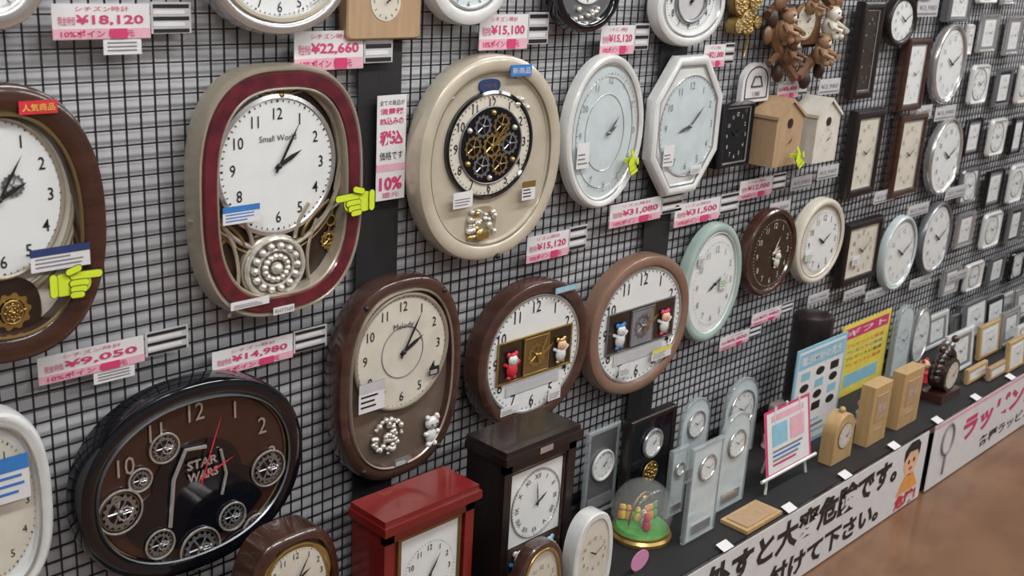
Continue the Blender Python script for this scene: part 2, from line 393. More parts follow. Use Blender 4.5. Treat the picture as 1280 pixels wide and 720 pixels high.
# B  maroon clock
b=wc(351,240,210,318,.062,'s2.8',beige,darkbr,.012,.026,name='pendulum_wall_clock',rings=[(.026,maroon,.003),(.005,beige,.001)])
x,z,a,k=b.fb(344,206,146,172,b.fo+.009)
b.ring('e',a*1.16,k*1.22,b.fo+.006,.005,beige,x,z-.004); b.ring('e',a*1.24,k*1.32,b.fo+.004,.0025,goldd,x,z-.004)
b.loft('e',a,k,[(-.004,b.fo),(-.004,b.fo+.010),(.003,b.fo+.012),(.006,b.fo+.009)],silver,x,z)
a-=.004;k-=.004
b.dial(x,z,a,k,b.fo+.0095,white,ink,ns=.25,bold=.005,rn=.78,hs=.95)
b.text('Small World',x,z+k*.42,a*.13,b.fo+.011,ink)
for s0 in (-1,1):
    b.tube([(x+s0*(a*1.02+.006),b.fo+.006,z-k*.5),(x+s0*(a*1.16),b.fo+.008,z-k*.0),(x+s0*(a*1.02+.004),b.fo+.008,z+k*.62),(x+s0*a*.55,b.fo+.008,z+k*1.13)],.003,beige)
ox,oz=b.at(348,116,b.fo)
for i in range(9):
    t=math.radians(-64+16*i); b.tube([(ox+.012*math.sin(t),b.fo+.004,oz-.008+.01*math.cos(t)),(ox+.05*math.sin(t),b.fo+.006,oz-.012+.03*math.cos(t))],.0022,gold if i%2 else beige)
b.ball(ox,oz-.003,b.fo+.005,.008,gold)
rx,rz,ra,rk=b.fb(343,334,70,72,b.fo+.012)
for sgn in (-1,1):
    for q in range(3):
        b.tube([(rx+sgn*(ra*(.75+.28*q)+(ra*(.5+.5*q))*t**1.7),b.fo+.010-q*.001,rz+rk*.9+(.062)*t) for t in [i/8 for i in range(9)]],.004-.0008*q,beige if q!=1 else goldd)
    b.tube([(rx+sgn*(ra*1.22+.022*t*t),b.fo+.008,rz+rk*1.45*t) for t in [-1+i/5 for i in range(11)]],.0035,beige)
    gx,gz=b.at(266 if sgn<0 else 412,292,b.fo)
    for i in range(7): b.ring('e',.008+.002*(i%2),.010,b.fo+.003,.0018,gold if i%2 else goldd,gx+sgn*(-.004+.004*(i%3)),gz+.045-.018*i)
    b.gear(gx-sgn*.005,gz-.01,.019,b.fo+.004,gold,12); b.rotor(gx,gz-.055,.012,.014,b.fo+.003,goldd,darkbr,8)
b.loft('e',ra*1.14,rk*1.14,[(0,b.fo),(0,b.fo+.008),(.004,b.fo+.010)],beige,rx,rz,cap=darkbr)
b.rotor(rx,rz,ra,rk,b.fo+.012,crystal,silverd,14)
b.poly([(rx-.04,rz+rk*1.12),(rx+.04,rz+rk*1.12),(rx+.022,rz+rk*1.12+.02),(rx-.022,rz+rk*1.12+.02)],b.fo+.006,beige)
b.card(302,268,46,29,b.th+.004,paper,None,blue,blue); b.card(313,379,48,20,b.th+.006,paper,None,grey); b.card(355,387,26,15,b.th+.006,paper,'RHYTHM',grey)
b.done(); pointer(443,252,48,36,.082,1,.0)
# C ivory clock
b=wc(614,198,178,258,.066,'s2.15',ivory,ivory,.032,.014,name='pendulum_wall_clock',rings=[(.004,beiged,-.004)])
x,z,a,k=b.fb(612,181,108,136,b.fo+.008)
b.loft('e',a,k,[(0,b.fo),(.0,b.fo+.008),(.006,b.fo+.010),(.010,b.fo+.005)],black,x,z)
b.dial(x,z,a-.009,k-.009,b.fo+.006,cream,ink,ns=.24,rn=.85,hm=gold,hs=.1,bold=.01)
b.disc('e',a*.70,k*.70,b.fo+.0085,black,x,z); b.ring('e',a*.71,k*.71,b.fo+.008,.002,silverd,x,z)
for i in range(6):
    t=i*math.pi/3; b.gear(x+a*.42*math.cos(t),z+k*.42*math.sin(t),a*.2,b.fo+.0095+.0006*(i%2),goldd if i%2 else silverd,12)
    b.ball(x+a*.60*math.cos(t+.5),z+k*.60*math.sin(t+.5),b.fo+.009,a*.05,gold if i%2 else crystal)
b.gear(x,z,a*.22,b.fo+.011,gold,12)
b.hand(x,z,40,a*.62,.006,b.fo+.016,gold); b.hand(x,z,62,a*.45,.008,b.fo+.015,gold)
px_,pz_=b.at(612,107,b.fo+.003); b.slab('s2.6',.030,.014,b.fo,b.fo+.005,navy,px_,pz_); b.text('melody',px_,pz_,.013,b.fo+.006,gold)
for (fx,fy) in ((650,124),(657,134),(562,122),(645,130)): b.ball(*b.at(fx,fy,b.fo),b.fo+.003,.008,crystal)
cx_,cz_=b.at(600,278,b.fo)
b.slab('s2.5',.045,.036,b.fo,b.fo+.003,beige,cx_,cz_)
for i in range(34): b.ball(cx_+random.uniform(-.038,.038),cz_+random.uniform(-.03,.028),b.fo+.006,random.uniform(.004,.008),crystal if i%4 else gold)
b.box(cx_-.02,cx_+.015,b.fo,b.fo+.014,cz_-.034,cz_-.020,gold)
b.card(652,88,26,16,b.th+.003,blue,'新商品',paper); b.card(579,250,24,24,b.th+.002,paper,None,grey); b.card(661,238,16,26,b.th+.002,paper,None,ink,gold)
x,z=b.at(622,320,b.th); b.ball(x,z,b.th,.007,ink); b.done()
# D oval white, E octagon
b=wc(758,165,98,194,.045,'e',whitep,paleb,.020,.010,rings=[(.004,silver,-.004)])
dl(b,758,165,78,152,b.fo+.001,None,grey,num='all',ns=.20,rn=.86,ticks=True,hm=silverd,h=2.1,mn=7,hs=.6)
for s_ in (.62,.9): b.ring('e',b.a*s_*.8,b.k*s_*.8,b.fo,.0015,silver)
b.card(729,195,15,34,b.th+.002,paper,None,grey); b.done(); pointer(790,202,20,34,.06,1,-1.2)
b=wc(860,158,92,178,.045,'o',whitep,whitep,.022,.010,rings=[(.005,grey,-.004)])
dl(b,860,157,72,126,b.fo+.001,paleb,grey,num='all',ns=.22,hm=silverd,h=8.5,mn=8,hs=.8,ring=(.002,silver))
b.card(836,195,13,28,b.th+.002,paper,None,grey); b.card(870,212,13,13,b.th+.002,paper,None,grey); b.done()
# F lower brown
b=wc(502,474,154,258,.070,'s2.5',brown2,taupe,.026,.016,name='pendulum_wall_clock',rings=[(.005,beige,.001)])
x,z,a,k=dl(b,501,439,114,144,b.fo+.008,cream,ink,ns=.24,rn=.80,bold=.005,ring=(.005,beige))
b.ring('e',a*.45,k*.45,b.fo+.009,.001,grey,x,z); b.text('Melody',x,z+k*.45,a*.15,b.fo+.010,ink)
x,z=b.at(485,546,b.fo+.01)
for i in range(60):
    t=random.random()*6.28; q=.040*math.sqrt(random.random()); b.ball(x+q*math.cos(t),z+q*math.sin(t),b.fo+.008,random.uniform(.003,.007),crystal)
x,z=b.at(539,535,b.fo+.01); o=b.fo+.012; b.ball(x,z+.014,o,.019,whitep,.8,.5); b.ball(x,z-.018,o-.002,.015,whitep,1.2,.5)
for s_ in (-1,1): b.ball(x+s_*.013,z+.028,o,.006,whitep); b.ball(x+s_*.016,z-.01,o,.006,whitep); b.ball(x+s_*.008,z-.036,o,.007,whitep); b.ball(x+s_*.007,z+.013,o+.009,.002,ink)
b.ball(x+.012,z+.026,o+.006,.004,pinkl); b.ball(x,z+.009,o+.010,.0015,yelp)
b.card(465,496,32,46,b.th+.004,paper,None,ink,greyp); b.card(543,463,12,14,b.th,ink,None,paper); b.card(502,577,16,16,b.th+.001,grey,None,paper)
for cc in ((-.62,.80),(.62,.80),(-.62,-.80),(.62,-.80)): b.ball(b.a*cc[0],b.k*cc[1],b.th-.001,.006,ink)
b.done()
# G round walnut / H rose gold
def charclock(px,py,w,h,body,th,red):
    b=wc(px,py,w,h,th,'s2.1',body,beige,.030,.012,name='musical_wall_clock',back=.03)
    a=b.a-.038; k=b.k-.038; b.ring('e',a+.004,k+.004,b.fo+.002,.004,silver)
    b.dial(0,0,a,k,b.fo+.002,white,ink,ns=.26,rn=.84,bold=.008,hs=.1,hm=goldd)
    b.box(-a*.82,a*.82,b.fo+.0035,b.fo+.006,-k*.36,k*.36,darkbr)
    b.ring('r',a*.82,k*.36,b.fo+.006,.0025,gold if red else silverd)
    b.slab('r',a*.27,k*.32,b.fo+.006,b.fo+.010,goldd if red else grey,0,0); b.ring('r',a*.27,k*.32,b.fo+.010,.002,gold if red else silverd)
    b.gear(0,0,a*.20,b.fo+.011,gold if red else silverd,12)
    figure(b,-a*.55,0,k*.34,b.fo+.012,redp if red else whitep,whitep,redp if red else blue)
    figure(b,a*.55,0,k*.34,b.fo+.012,whitep,skin,gold if red else pink)
    b.box(-a*.6,a*.6,b.fo+.0035,b.fo+.0045,-k*.62,-k*.44,greyp); b.hand(0,0,62,a*.35,.008,b.fo+.022,gold); b.hand(0,0,25,a*.5,.006,b.fo+.023,gold)
    return b
b=charclock(668,443,140,184,brown2,.070,True); b.card(637,513,22,18,b.th+.001,paper,None,grey); b.card(693,492,15,20,b.th+.001,paper,None,grey); b.card(708,361,26,14,b.th+.006,lblue,'新商品',paper); b.done()
b=charclock(801,407,125,176,rose,.066,False); b.card(827,441,24,22,b.th+.002,paper,None,grey,yelp); b.card(781,463,14,20,b.th+.001,paper,None,grey); b.done()
# mid row
b=wc(892,354,75,150,.045,'e',mint,white,.026,.008,rings=[(.004,whitep,-.003)]); dl(b,892,354,54,108,b.fo+.001,None,grey,ns=.26,hm=ink,h=8,mn=10,hs=.7); b.card(878,325,9,14,b.th,whitep,None,grey); b.card(905,352,9,20,b.th,whitep,None,green); b.done()
b=wc(965,316,65,111,.05,'e',brown,darkbr,.018,.010); dl(b,965,316,49,86,b.fo+.001,None,cream,ns=.24,hm=cream,h=2.1,mn=5,hs=.7); figure(b,.035,-.02,.04,b.fo+.006,cream,cream,beige); b.done()
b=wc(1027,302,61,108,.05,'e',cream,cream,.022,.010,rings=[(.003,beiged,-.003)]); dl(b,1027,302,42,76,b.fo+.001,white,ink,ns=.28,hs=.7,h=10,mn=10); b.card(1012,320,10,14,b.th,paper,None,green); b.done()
def rclock(px,py,w,h,body,face,th=.04,dial='e',rim=.022,name='wall_clock',num='all',im=None,off=0):
    b=wc(px,py,w,h,th,'r',body,face,rim,.010,rect=True,name=name,back=.004)
    a=b.a-rim-.006;k=b.k-rim-.006; r=min(a,k)
    b.ring('r',b.a-rim-.003,b.k-rim-.003,b.fo+.002,.0018,silver)
    b.dial(0,off*k,min(a,r*1.0),min(k,r*1.0 if dial=='c' else k),b.fo+.001,None,im or ink,num=num,ns=.28,ticks=False,h=10,mn=10,hs=.8); return b
b=rclock(1079,315,56,92,espresso,cream); b.card(1070,326,9,14,b.th,paper,None,grey); b.done()
b=wc(1126,317,44,94,.04,'e',paleb,white,.016,.008,rings=[(.003,silver,-.003)]); dl(b,1126,317,34,72,b.fo+.001,None,grey,ns=.24,h=10,mn=10); b.done()
b=wc(1172,298,40,90,.04,'e',silverd,white,.014,.008); dl(b,1172,298,32,74,b.fo+.001,None,ink,ns=.24,h=10,mn=10); b.done()
rclock(1084,193,52,116,espresso,cream,rim=.026,name='pendulum_wall_clock').done()
rclock(1138,195,50,110,brown,cream,rim=.022).done()
b=wc(1184,196,42,98,.04,'e',silver,white,.014,.008); dl(b,1184,196,34,80,b.fo+.001,None,ink,ns=.24,h=10,mn=10); b.done()
b=wc(1130,26,36,66,.045,'e',espresso,white,.018,.008); dl(b,1130,26,27,50,b.fo+.001,None,ink,ns=.26,h=10,mn=10); b.done()
rclock(1088,64,44,124,espresso,darkbr,rim=.024,im=cream,name='pendulum_wall_clock').done()
rclock(1146,94,42,94,brown,white,rim=.020).done()
b=wc(1189,80,42,102,.04,'e',silver,white,.016,.008,rings=[(.003,grey,-.002)]); dl(b,1189,80,33,80,b.fo+.001,None,grey,ns=.24,h=10,mn=10); b.done()
b=wc(1165,-30,40,60,.04,'e',silverd,white,.02,.008); b.dial(0,0,b.a-.03,b.k-.03,b.fo+.001,None,ink); b.done()
rclock(1203,3,34,50,silverd,white,rim=.014).done()
# top edge clocks
b=wc(350,-38,178,166,.06,'e',silver,cream,.022,.014,rings=[(.01,ivory,.001)]); b.dial(0,0,b.a*.7,b.k*.7,b.fo+.001,white,ink); b.ring('e',b.a*.78,b.k*.78,b.fo,.002,silver); b.done()
b=wc(-15,-40,158,160,.06,'e',silver,white,.03,.012); b.dial(0,0,b.a*.75,b.k*.75,b.fo+.001,None,ink); b.done()
b=wc(590,-28,100,122,.055,'e',whitep,paleb,.03,.012,rings=[(.006,silver,.001)]); b.dial(0,0,b.a*.7,b.k*.7,b.fo+.001,None,ink); b.done()
b=wc(738,-14,84,112,.055,'e',black,silverd,.022,.012); b.dial(0,.02,b.a*.55,b.k*.55,b.fo+.003,white,ink)
for i in range(14): b.ball(random.uniform(-.04,.04),-b.k*.6+random.uniform(-.02,.02),b.fo+.004,.006,crystal)
b.done()
b=wc(866,6,86,106,.05,'e',whitep,white,.024,.012,rings=[(.005,silver,.001)]); b.ring('e',b.a*.42,b.k*.5,b.fo+.003,.006,silverd,0,.01); b.disc('e',b.a*.4,b.k*.48,b.fo+.002,greyp,0,.01); b.dial(0,.01,b.a*.7,b.k*.7,b.fo+.001,None,ink); b.done()
c=P(482,20,.03); W,H=fitw(c,92,60,True); b=B('wooden_board_clock',c); b.loft('rr',W/2,H/2,[(0,-.025),(0,-.003),(.003,0)],kraft,cap=kraft,back=kraft); b.dial(0,H*.3,W*.2,W*.2,.001,cream,ink,num='q',ticks=False); b.done()
# R black gadget clock, bottom left
b=wc(240,600,280,254,.075,'s2.2',black,black,.030,.018,name='musical_wall_clock',rings=[(.004,silverd,.001)],back=.03)
fo=b.fo
b.loft('s2.1',b.a*.84,b.k*.84,[(0,fo),(.0,fo+.004),(.004,fo+.006)],black,cap=mat('deep_brown_panel',(.040,.016,.012),.3,0,.6))
b.ring('s2.1',b.a*.84,b.k*.84,fo+.006,.002,goldd)
b.slab('e',b.a*.62,b.k*.40,fo+.006,fo+.008,black,0,-b.k*.32); b.slab('e',b.a*.40,b.k*.40,fo+.006,fo+.0085,black,0,0)
for i in range(12):
    t=math.radians(i*30)
    if i in (5,7,6,4,8): continue
    b.text(str(i or 12),b.a*.70*math.sin(t),b.k*.70*math.cos(t),.048,fo+.010,beige,sx=.85)
for (gx,gy,r) in ((150,640,.038),(205,560,.026),(335,585,.034),(250,685,.038),(290,645,.026),(175,600,.020),(320,660,.028),(200,680,.026)):
    x,z=b.at(gx,gy,fo+.01); b.gear(x,z,r*.85,fo+.012,silverd,16,6); b.gear(x+r*.2,z-r*.1,r*.4,fo+.014,silver,10,4); b.ring('e',r*1.05,r*1.05,fo+.012,.0022,silver,x,z); b.ring('e',r*.9,r*.9,fo+.010,.001,goldd,x,z)
x,z=b.at(253,585,fo+.012); b.text('STAR',x,z+.012,1,fo+.014,silver,fit=(.062,.018),bold=.03); b.text('WARS',x,z-.012,1,fo+.014,silver,fit=(.062,.018),bold=.03)
x,z=b.at(245,590,fo+.012)
b.tube([(x-.055,fo+.014,z-.09),(x-.045,fo+.014,z+.0),(x-.02,fo+.014,z+.05),(x+.02,fo+.014,z+.045)],.004,silver)
b.tube([(x+.05,fo+.014,z-.06),(x+.06,fo+.014,z-.02),(x+.05,fo+.014,z+.03)],.003,silver)
b.hand(x+.01,z-.01,20,.12,.003,fo+.020,redp); b.hand(x+.01,z-.01,70,.07,.004,fo+.021,redp)
b.done()
# S white clock, bottom left
b=wc(-14,640,168,250,.06,'s2.6',whitep,white,.02,.012,rings=[(.006,silver,.001)]); b.dial(0,0,b.a*.75,b.k*.75,b.fo+.001,cream,ink); b.card(12,600,50,70,b.th+.004,paper,None,blue,blue); b.done()
# ------------------------------------------------------------------ small items on the wall
b=rclock(923,170,46,86,black,black,th=.05,rim=.01,im=cream,name='alarm_clock'); b.done()
def housebox(px,py,w,h,m,th=.09):
    c=P(px,py,th); W,H=fitw(c,w,h,True); b=B('cuckoo_house_clock',(c.x,0,c.z)); a,k=W/2,H/2
    pl=[(-a,-k),(a,-k),(a,k*.55),(0,k),(-a,k*.55)]
    n=5; b.add([(x,-.0045,z) for x,z in pl]+[(x,-th,z) for x,z in pl],[tuple(range(5)),tuple(range(5,10))]+[(i,(i+1)%n,(i+1)%n+n,i+n) for i in range(n)],m)
    b.add([(-a*1.08,-.0045,k*.5),(0,-.0045,k*1.03),(a*1.08,-.0045,k*.5),(-a*1.08,-th-.006,k*.5),(0,-th-.006,k*1.03),(a*1.08,-th-.006,k*.5),
           (-a*1.08,-.0045,k*.6),(0,-.0045,k*1.13),(a*1.08,-.0045,k*.6),(-a*1.08,-th-.006,k*.6),(0,-th-.006,k*1.13),(a*1.08,-th-.006,k*.6)],
          [(0,1,4,3),(1,2,5,4),(6,7,10,9),(7,8,11,10),(3,4,10,9),(4,5,11,10),(0,3,9,6),(2,5,11,8)],m)
    b.slab('e',a*.2,a*.2,th,th+.002,darkbr,0,k*.35); b.dial(0,-k*.25,a*.6,a*.6,th+.001,None,grey,num='q',ns=.3,ticks=False); b.done()
housebox(986,168,32,84,kraft); housebox(1034,165,28,80,mat('white_house',(.64,.61,.54),.5))
pointer(998,196,16,22,.125,1,-.9,.025)
c=P(946,103,.02); W,H=fitw(c,34,52,True); b=B('bell_display_card',(c.x,0,c.z)); b.slab('arch',W/2,H/2,.0045,.02,paper); b.ring('arch',W*.4,H*.4,.021,.0015,ink); b.tube([(-W*.2,.022,-H*.1),(-W*.1,.022,H*.15),(W*.1,.022,H*.15),(W*.2,.022,-H*.1),(-W*.2,.022,-H*.1)],.002,ink); b.text('1,980',0,-H*.3,.018,.022,ink); b.done()
# carved cuckoo clock with bear figures, branches and cones
c=P(1006,40,.06); W,H=fitw(c,92,122,True); b=B('carved_cuckoo_clock',(c.x,0,c.z)); a,k=W/2,H/2
cw=mat('carved_wood',(.12,.055,.028),.5,0,.2,(.20,.10,.05),25); cw2=mat('carved_wood_light',(.36,.22,.12),.5,0,.2,(.22,.12,.06),25); cw3=mat('carved_wood_dark',(.04,.02,.012),.5)
b.loft('rr',a*.55,k*.45,[(0,.0045),(0,.04),(.01,.05)],cw3,0,k*.1,cap=cw,back=cw3)
for sg in (-1,1):
    b.tube([(0,.05,k*.95),(sg*a*.5,.05,k*.75),(sg*a*.92,.05,k*.35)],.016,cw)
    b.tube([(sg*a*.85,.05,k*.55),(sg*a*.75,.055,-k*.1),(sg*a*.45,.05,-k*.55),(sg*a*.05,.05,-k*.98)],.015,cw)
    b.tube([(sg*a*.5,.05,-k*.4),(sg*a*.85,.06,-k*.62)],.010,cw); b.tube([(sg*a*.7,.05,k*.1),(sg*a*1.0,.06,k*.0)],.010,cw)
    for q in range(3): b.ball(sg*a*(.80+.1*q),k*(.62-.33*q),.065,.018,cw3 if q%2 else cw,1.4,.6)
b.slab('e',a*.26,a*.26,.05,.060,cw2,0,k*.22); b.dial(0,k*.22,a*.23,a*.23,.061,cream,ink,num='q',ns=.28,ticks=False)
def bear(X,Z,s,m):
    b.ball(X,Z-s*1.25,.07,s*.95,m,1.15,.8); b.ball(X,Z,.08,s*.8,m,1,.9)
    for q in (-1,1):
        b.ball(X+q*s*.62,Z+s*.62,.075,s*.28,cw); b.tube([(X+q*s*.7,.08,Z-s*.8),(X+q*s*1.05,.10,Z-s*1.3),(X+q*s*.5,.12,Z-s*1.5)],s*.24,m); b.ball(X+q*s*.5,Z-s*2.1,.10,s*.36,m); b.ball(X+q*s*.28,Z+s*.15,.08+s*.68,s*.09,ink)
    b.ball(X,Z-s*.15,.08+s*.6,s*.36,cream,.8,.7); b.ball(X,Z-s*.02,.08+s*.86,s*.12,ink); b.ball(X,Z-s*1.3,.07+s*.5,s*.5,cream,1,.5)
bear(-a*.62,k*.35,.029,cw2); bear(a*.58,k*.38,.029,cream); bear(-a*.42,-k*.22,.026,cw); bear(a*.42,-k*.2,.028,cw2); bear(0,k*.75,.022,cw2)
for i,(X,Z) in enumerate(((-.5,-.85),(.25,-1.05),(.62,-.85))): b.ball(a*X,k*Z,.05,.017,cw3,1.6); b.tube([(a*X,.04,k*Z),(a*X,.04,k*Z+.10)],.002,ink)
b.done()
c=P(936,18,.03); b=B('gold_charm_clock',(c.x,0,c.z))
for i,(X,Z,r) in enumerate(((-.03,.03,.035),(.03,.035,.03),(0,-.02,.036),(-.045,-.03,.02),(.04,-.02,.02),(.0,.08,.03))): b.slab('e',r,r,.0045,.022+.003*i,gold if i%2 else goldd,X,Z); b.rotor(X,Z,r*.85,r*.85,.024+.003*i,gold,cream,8)
b.tube([(0,.03,-.03),(.012,.03,-.07),(0,.03,-.11)],.0025,gold); b.done()
# small framed clocks on the far right of the grid
small=[(1238,42,30,50,0),(1226,106,28,52,1),(1256,110,27,50,0),(1218,172,27,50,0),(1248,172,26,50,1),(1269,45,26,50,0),(1238,-12,28,34,1),
(1213,233,28,50,1),(1244,236,28,52,0),(1272,230,24,52,1),(1208,288,28,50,0),(1241,288,28,50,1),(1270,282,24,50,0),(1273,170,22,50,0),(1282,106,22,50,1),
(1190,352,26,42,0),(1219,346,26,42,1),(1247,338,25,42,0),(1273,332,22,42,1),(1214,50,13,40,1),(1265,-12,22,38,0)]
for i,(px,py,w,h,kd) in enumerate(small):
    body=[silver,whitep,silverd,black,whitep][i%5]; fc=white if body in (silver,silverd,black) or i%2 else cream
    if kd:
        b=wc(px,py,w,h,.024,'rr',body,fc,.012,.006,rect=True,name='small_wall_clock',back=.004); r=min(b.a,b.k)*.74; b.ring('e',r*1.05,r*1.05,b.fo+.001,.002,grey); b.dial(0,0,r,r,b.fo+.001,white,ink,num='q',ns=.38,ticks=False,h=10,mn=10)
    else:
        b=wc(px,py,w,h,.024,'r',body,grey if body!=silverd else ink,.011,.006,rect=True,name='small_wall_clock',back=.004); b.slab('r',b.a*.62,b.k*.68,b.fo,b.fo+.001,fc); r=min(b.a,b.k)*.55; b.dial(0,0,r,r,b.fo+.002,None,ink,num='q',ns=.42,ticks=False,h=10,mn=10)
    b.done()
# ------------------------------------------------------------------ shelf standing clocks
def stand(px,py,zp=SH):
    return S(px,py,zp)
def mantel(xl,xr,ztop,of,depth,m,face,kind):
    w=xr-xl; h=ztop-SH; b=B('mantel_clock',((xl+xr)/2,-of+depth/2,SH+.001)); a=w/2; d=depth/2
    b.box(-a*1.06,a*1.06,-d,d+.006,0,.035,m); b.box(-a,a,-d,d-.012,.035,h-.03,m)
    b.box(-a*1.0,-a*.80,d-.012,d,.035,h-.03,m); b.box(a*.80,a,d-.012,d,.035,h-.03,m); b.box(-a,a,d-.012,d,h-.055,h-.03,m); b.box(-a,a,d-.012,d,.035,.06,m)
    b.box(-a*1.08,a*1.08,-d,d+.012,h-.03,h-.012,m); b.box(-a*1.04,a*1.04,-d,d+.006,h-.012,h,m)
    b.b0=d-.012; b.a=a; b.h=h; b.d=d; return b
xl=P(631,600,.27).x; xr=P(719,570,.27).x; zt=P(668,552,.27).z
b=mantel(xl,xr,zt,.27,.115,espresso,cream,0); a=b.a; o=b.b0
b.box(-a*.80,a*.80,o,o+.001,.06,b.h-.055,mat('mantel_inner',(.085,.045,.03),.35,.2,.5)); b.ring('r',a*.78,(b.h-.12)/2,o+.003,.003,brown2,0,b.h/2)
zc=b.h-.055-a*.92; b.box(-a*.72,a*.72,o+.001,o+.003,zc-a*.78,zc+a*.78,white); b.dial(0,zc,a*.68,a*.72,o+.004,white,ink,num='rom',ns=.22,ring=(.002,silver),h=1.95,mn=59)
b.rotor(0,.14,a*.25,a*.25,o+.004,gold,goldd,8); figure(b,-a*.42,.16,.05,o+.006,blue,whitep,whitep); figure(b,a*.42,.16,.05,o+.006,silver,whitep,lblue)
b.box(-.02,.02,b.d+.0125,b.d+.013,b.h-.028,b.h-.014,silver); b.done()
xl=P(482,640,.27).x; xr=P(594,612,.27).x; zt=P(530,632,.27).z
b=mantel(xl,xr,zt,.27,.10,redw,cream,0); a=b.a; o=b.b0
b.box(-a*.80,a*.80,o,o+.001,.06,b.h-.055,redw); b.loft('r',a*.66,a*.95,[(-.006,o),(-.006,o+.006),(.0,o+.008),(.002,o+.003)],goldd,a*.05,b.h-.060-a*.98,cap=white)
b.dial(a*.05,b.h-.060-a*.9,a*.58,a*.64,o+.004,white,ink,ns=.26,bold=.01,h=1.2,mn=5); b.done()
of=.22; c=P(372,715,of); W,_=fitw(c,118,60); zt=P(374,668,of).z; k=(zt-SH)/2
b=B('mantel_clock',(c.x,-of+.035,SH+.001))
b.loft('s3.0',W/2,k,[(.01,-.045),(0,-.035),(0,.025),(.008,.033),(.016,.035),(.020,.025)],brown,0,k,cap=darkbr,back=brown)
b.ring('s2.6',W/2-.026,k-.026,.028,.004,gold,0,k); b.slab('e',W*.38,W*.34,.025,.029,gold,0,2*k-W*.46); b.dial(0,2*k-W*.46,W*.34,W*.30,.030,cream,ink,ns=.26); b.box(-W*.35,W*.35,-.04,.03,0,.012,brown)
b.rotor(0,k*.45,.03,.03,.028,gold,goldd,8); b.done()
def tclock(px,py,w,h,m,face,kind='r',th=.03,rim=.010,name='table_clock',yaw=0,num='all',im=None,dial=.85,dz=.5,rd=None,stand_=True,tilt=0):
    p=stand(px,py); W,H=fitw(p+Vector((0,0,.05)),w,h,False); H=max(H,.03)
    p.y=max(-(SD-.012),min(p.y,-(th+.036)))
    b=B(name,(p.x,p.y,SH+.001+((th+.016)*math.sin(abs(tilt)) if tilt else 0)),yaw,tilt); a,k=W/2,H/2
    b.loft(kind,a,k,[(.002,-th),(0,-th+.003),(0,-.003),(.003,0),(rim,0),(rim+.001,-.003)],m,0,k,cap=face,back=m)
    r=(min(a,k)-rim)*dial if rd is None else rd
    if num: b.dial(0,2*k*dz,r,r if kind!='e' else (k-rim)*dial,-.002,None,im or ink,num=num,ns=.28,ticks=False,h=10,mn=10)
    if kind in('e','s2.2'): b.box(-a*.5,a*.5,-th,.0,0,.008,m)
    if stand_: b.box(-a*.7,a*.7,-th-.015,-th+.002,0,.006,m)
    b.a,b.k=a,k; return b
b=tclock(748,643,40,108,glass,silverd,th=.012,num=None,name='acrylic_table_clock'); b.ring('e',b.a*.62,b.a*.62,.002,.004,whitep,0,b.k*1.15); b.dial(0,b.k*1.15,b.a*.58,b.a*.58,.001,white,ink,num='q'); b.box(-b.a*.8,b.a*.8,-.001,.001,b.k*.2,b.k*.45,grey); b.done()
b=tclock(808,628,56,112,espresso,black,th=.03,num=None,name='crystal_table_clock',rim=.014); b.ring('e',b.a*.38,b.a*.38,.002,.005,silver,0,b.k*1.35); b.dial(0,b.k*1.35,b.a*.36,b.a*.36,.001,white,ink,num='q'); b.rotor(0,b.k*.7,b.a*.3,b.a*.3,.001,gold,goldd,8); b.done()
b=tclock(737,764,48,122,whitep,cream,kind='s2.4',th=.04,rim=.014,name='alarm_clock',dial=.9,dz=.6); b.done()
b=tclock(671,806,58,128,brown2,cream,kind='s2.4',th=.03,rim=.014,name='alarm_clock',dial=.9,dz=.6); b.ring('s2.4',b.a-.016,b.k-.016,.001,.003,gold,0,b.k); b.done()
# glass dome music clock
p=stand(800,668); b=B('glass_dome_music_clock',(p.x,p.y,SH+.001)); r=80/2*depth(p)/F
b.lz(0,0,[(r*.96,0),(r*.98,.010),(r*.90,.016),(r*.90,.022)],gold)
b.lz(0,0,[(r*.84,.022),(r*.78,.030),(r*.3,.036)],green)
b.lz(0,0,[(r*.80,.024),(r*.93,.045)]+[(r*.98*math.cos(t),.068+r*1.05*math.sin(t)) for t in [math.radians(q) for q in range(-8,91,11)]],glassd)
for i in range(14):
    t=i*2.1; q=r*.55*random.random()+.010; X,O=q*math.cos(t),q*math.sin(t); m=[orange,redp,yelp,green,whitep,orange][i%6]
    b.lz(X,O,[(.001,.034),(.009,.038),(.010,.052),(.005,.060),(.008,.067),(.005,.075),(.001,.077)],m,10)
b.tube([(r*.65*math.cos(t),.0,.045+r*.9*math.sin(t)) for t in [math.radians(q) for q in range(0,181,20)]],.0025,goldd); b.ball(0,.105,.0,.009,gold); b.done()
c=S(798,714); b=B('round_price_sticker',(c.x,c.y,SH+.001)); b.box(-.012,.012,-.008,0,0,.03,glass); b.slab('e',.034,.026,0,.002,mat('pink_sticker',(.72,.30,.50),.5),0,.030); b.done()
def acryl(px,py,w,h,kind='r',dz=.6,rr=.6):
    b=tclock(px,py,w,h,glass,paleb,kind=kind,th=.014,num=None,name='acrylic_table_clock',rim=.006)
    b.ring('e',b.a*rr,b.a*rr,.002,.003,silver,0,2*b.k*dz); b.dial(0,2*b.k*dz,b.a*rr*.95,b.a*rr*.95,.001,white,ink,num='q',h=10,mn=10)
    b.box(-b.a*.6,b.a*.6,-.001,.001,b.k*.15,b.k*.35,silver); b.done()
acryl(874,672,38,118,'r',.75,.5); acryl(862,604,36,106,'arch',.7,.55); acryl(911,634,36,118,'arch',.68,.55); acryl(920,572,42,100,'arch',.6,.7)
acryl(843,645,20,84,'r',.7,.5)
p=stand(938,648); b=B('leather_pad',(p.x,p.y,SH+.001)); b.box(-.085,.085,-.04,.045,0,.010,pine); b.box(-.07,.07,-.030,.036,.010,.013,kraft); b.done()
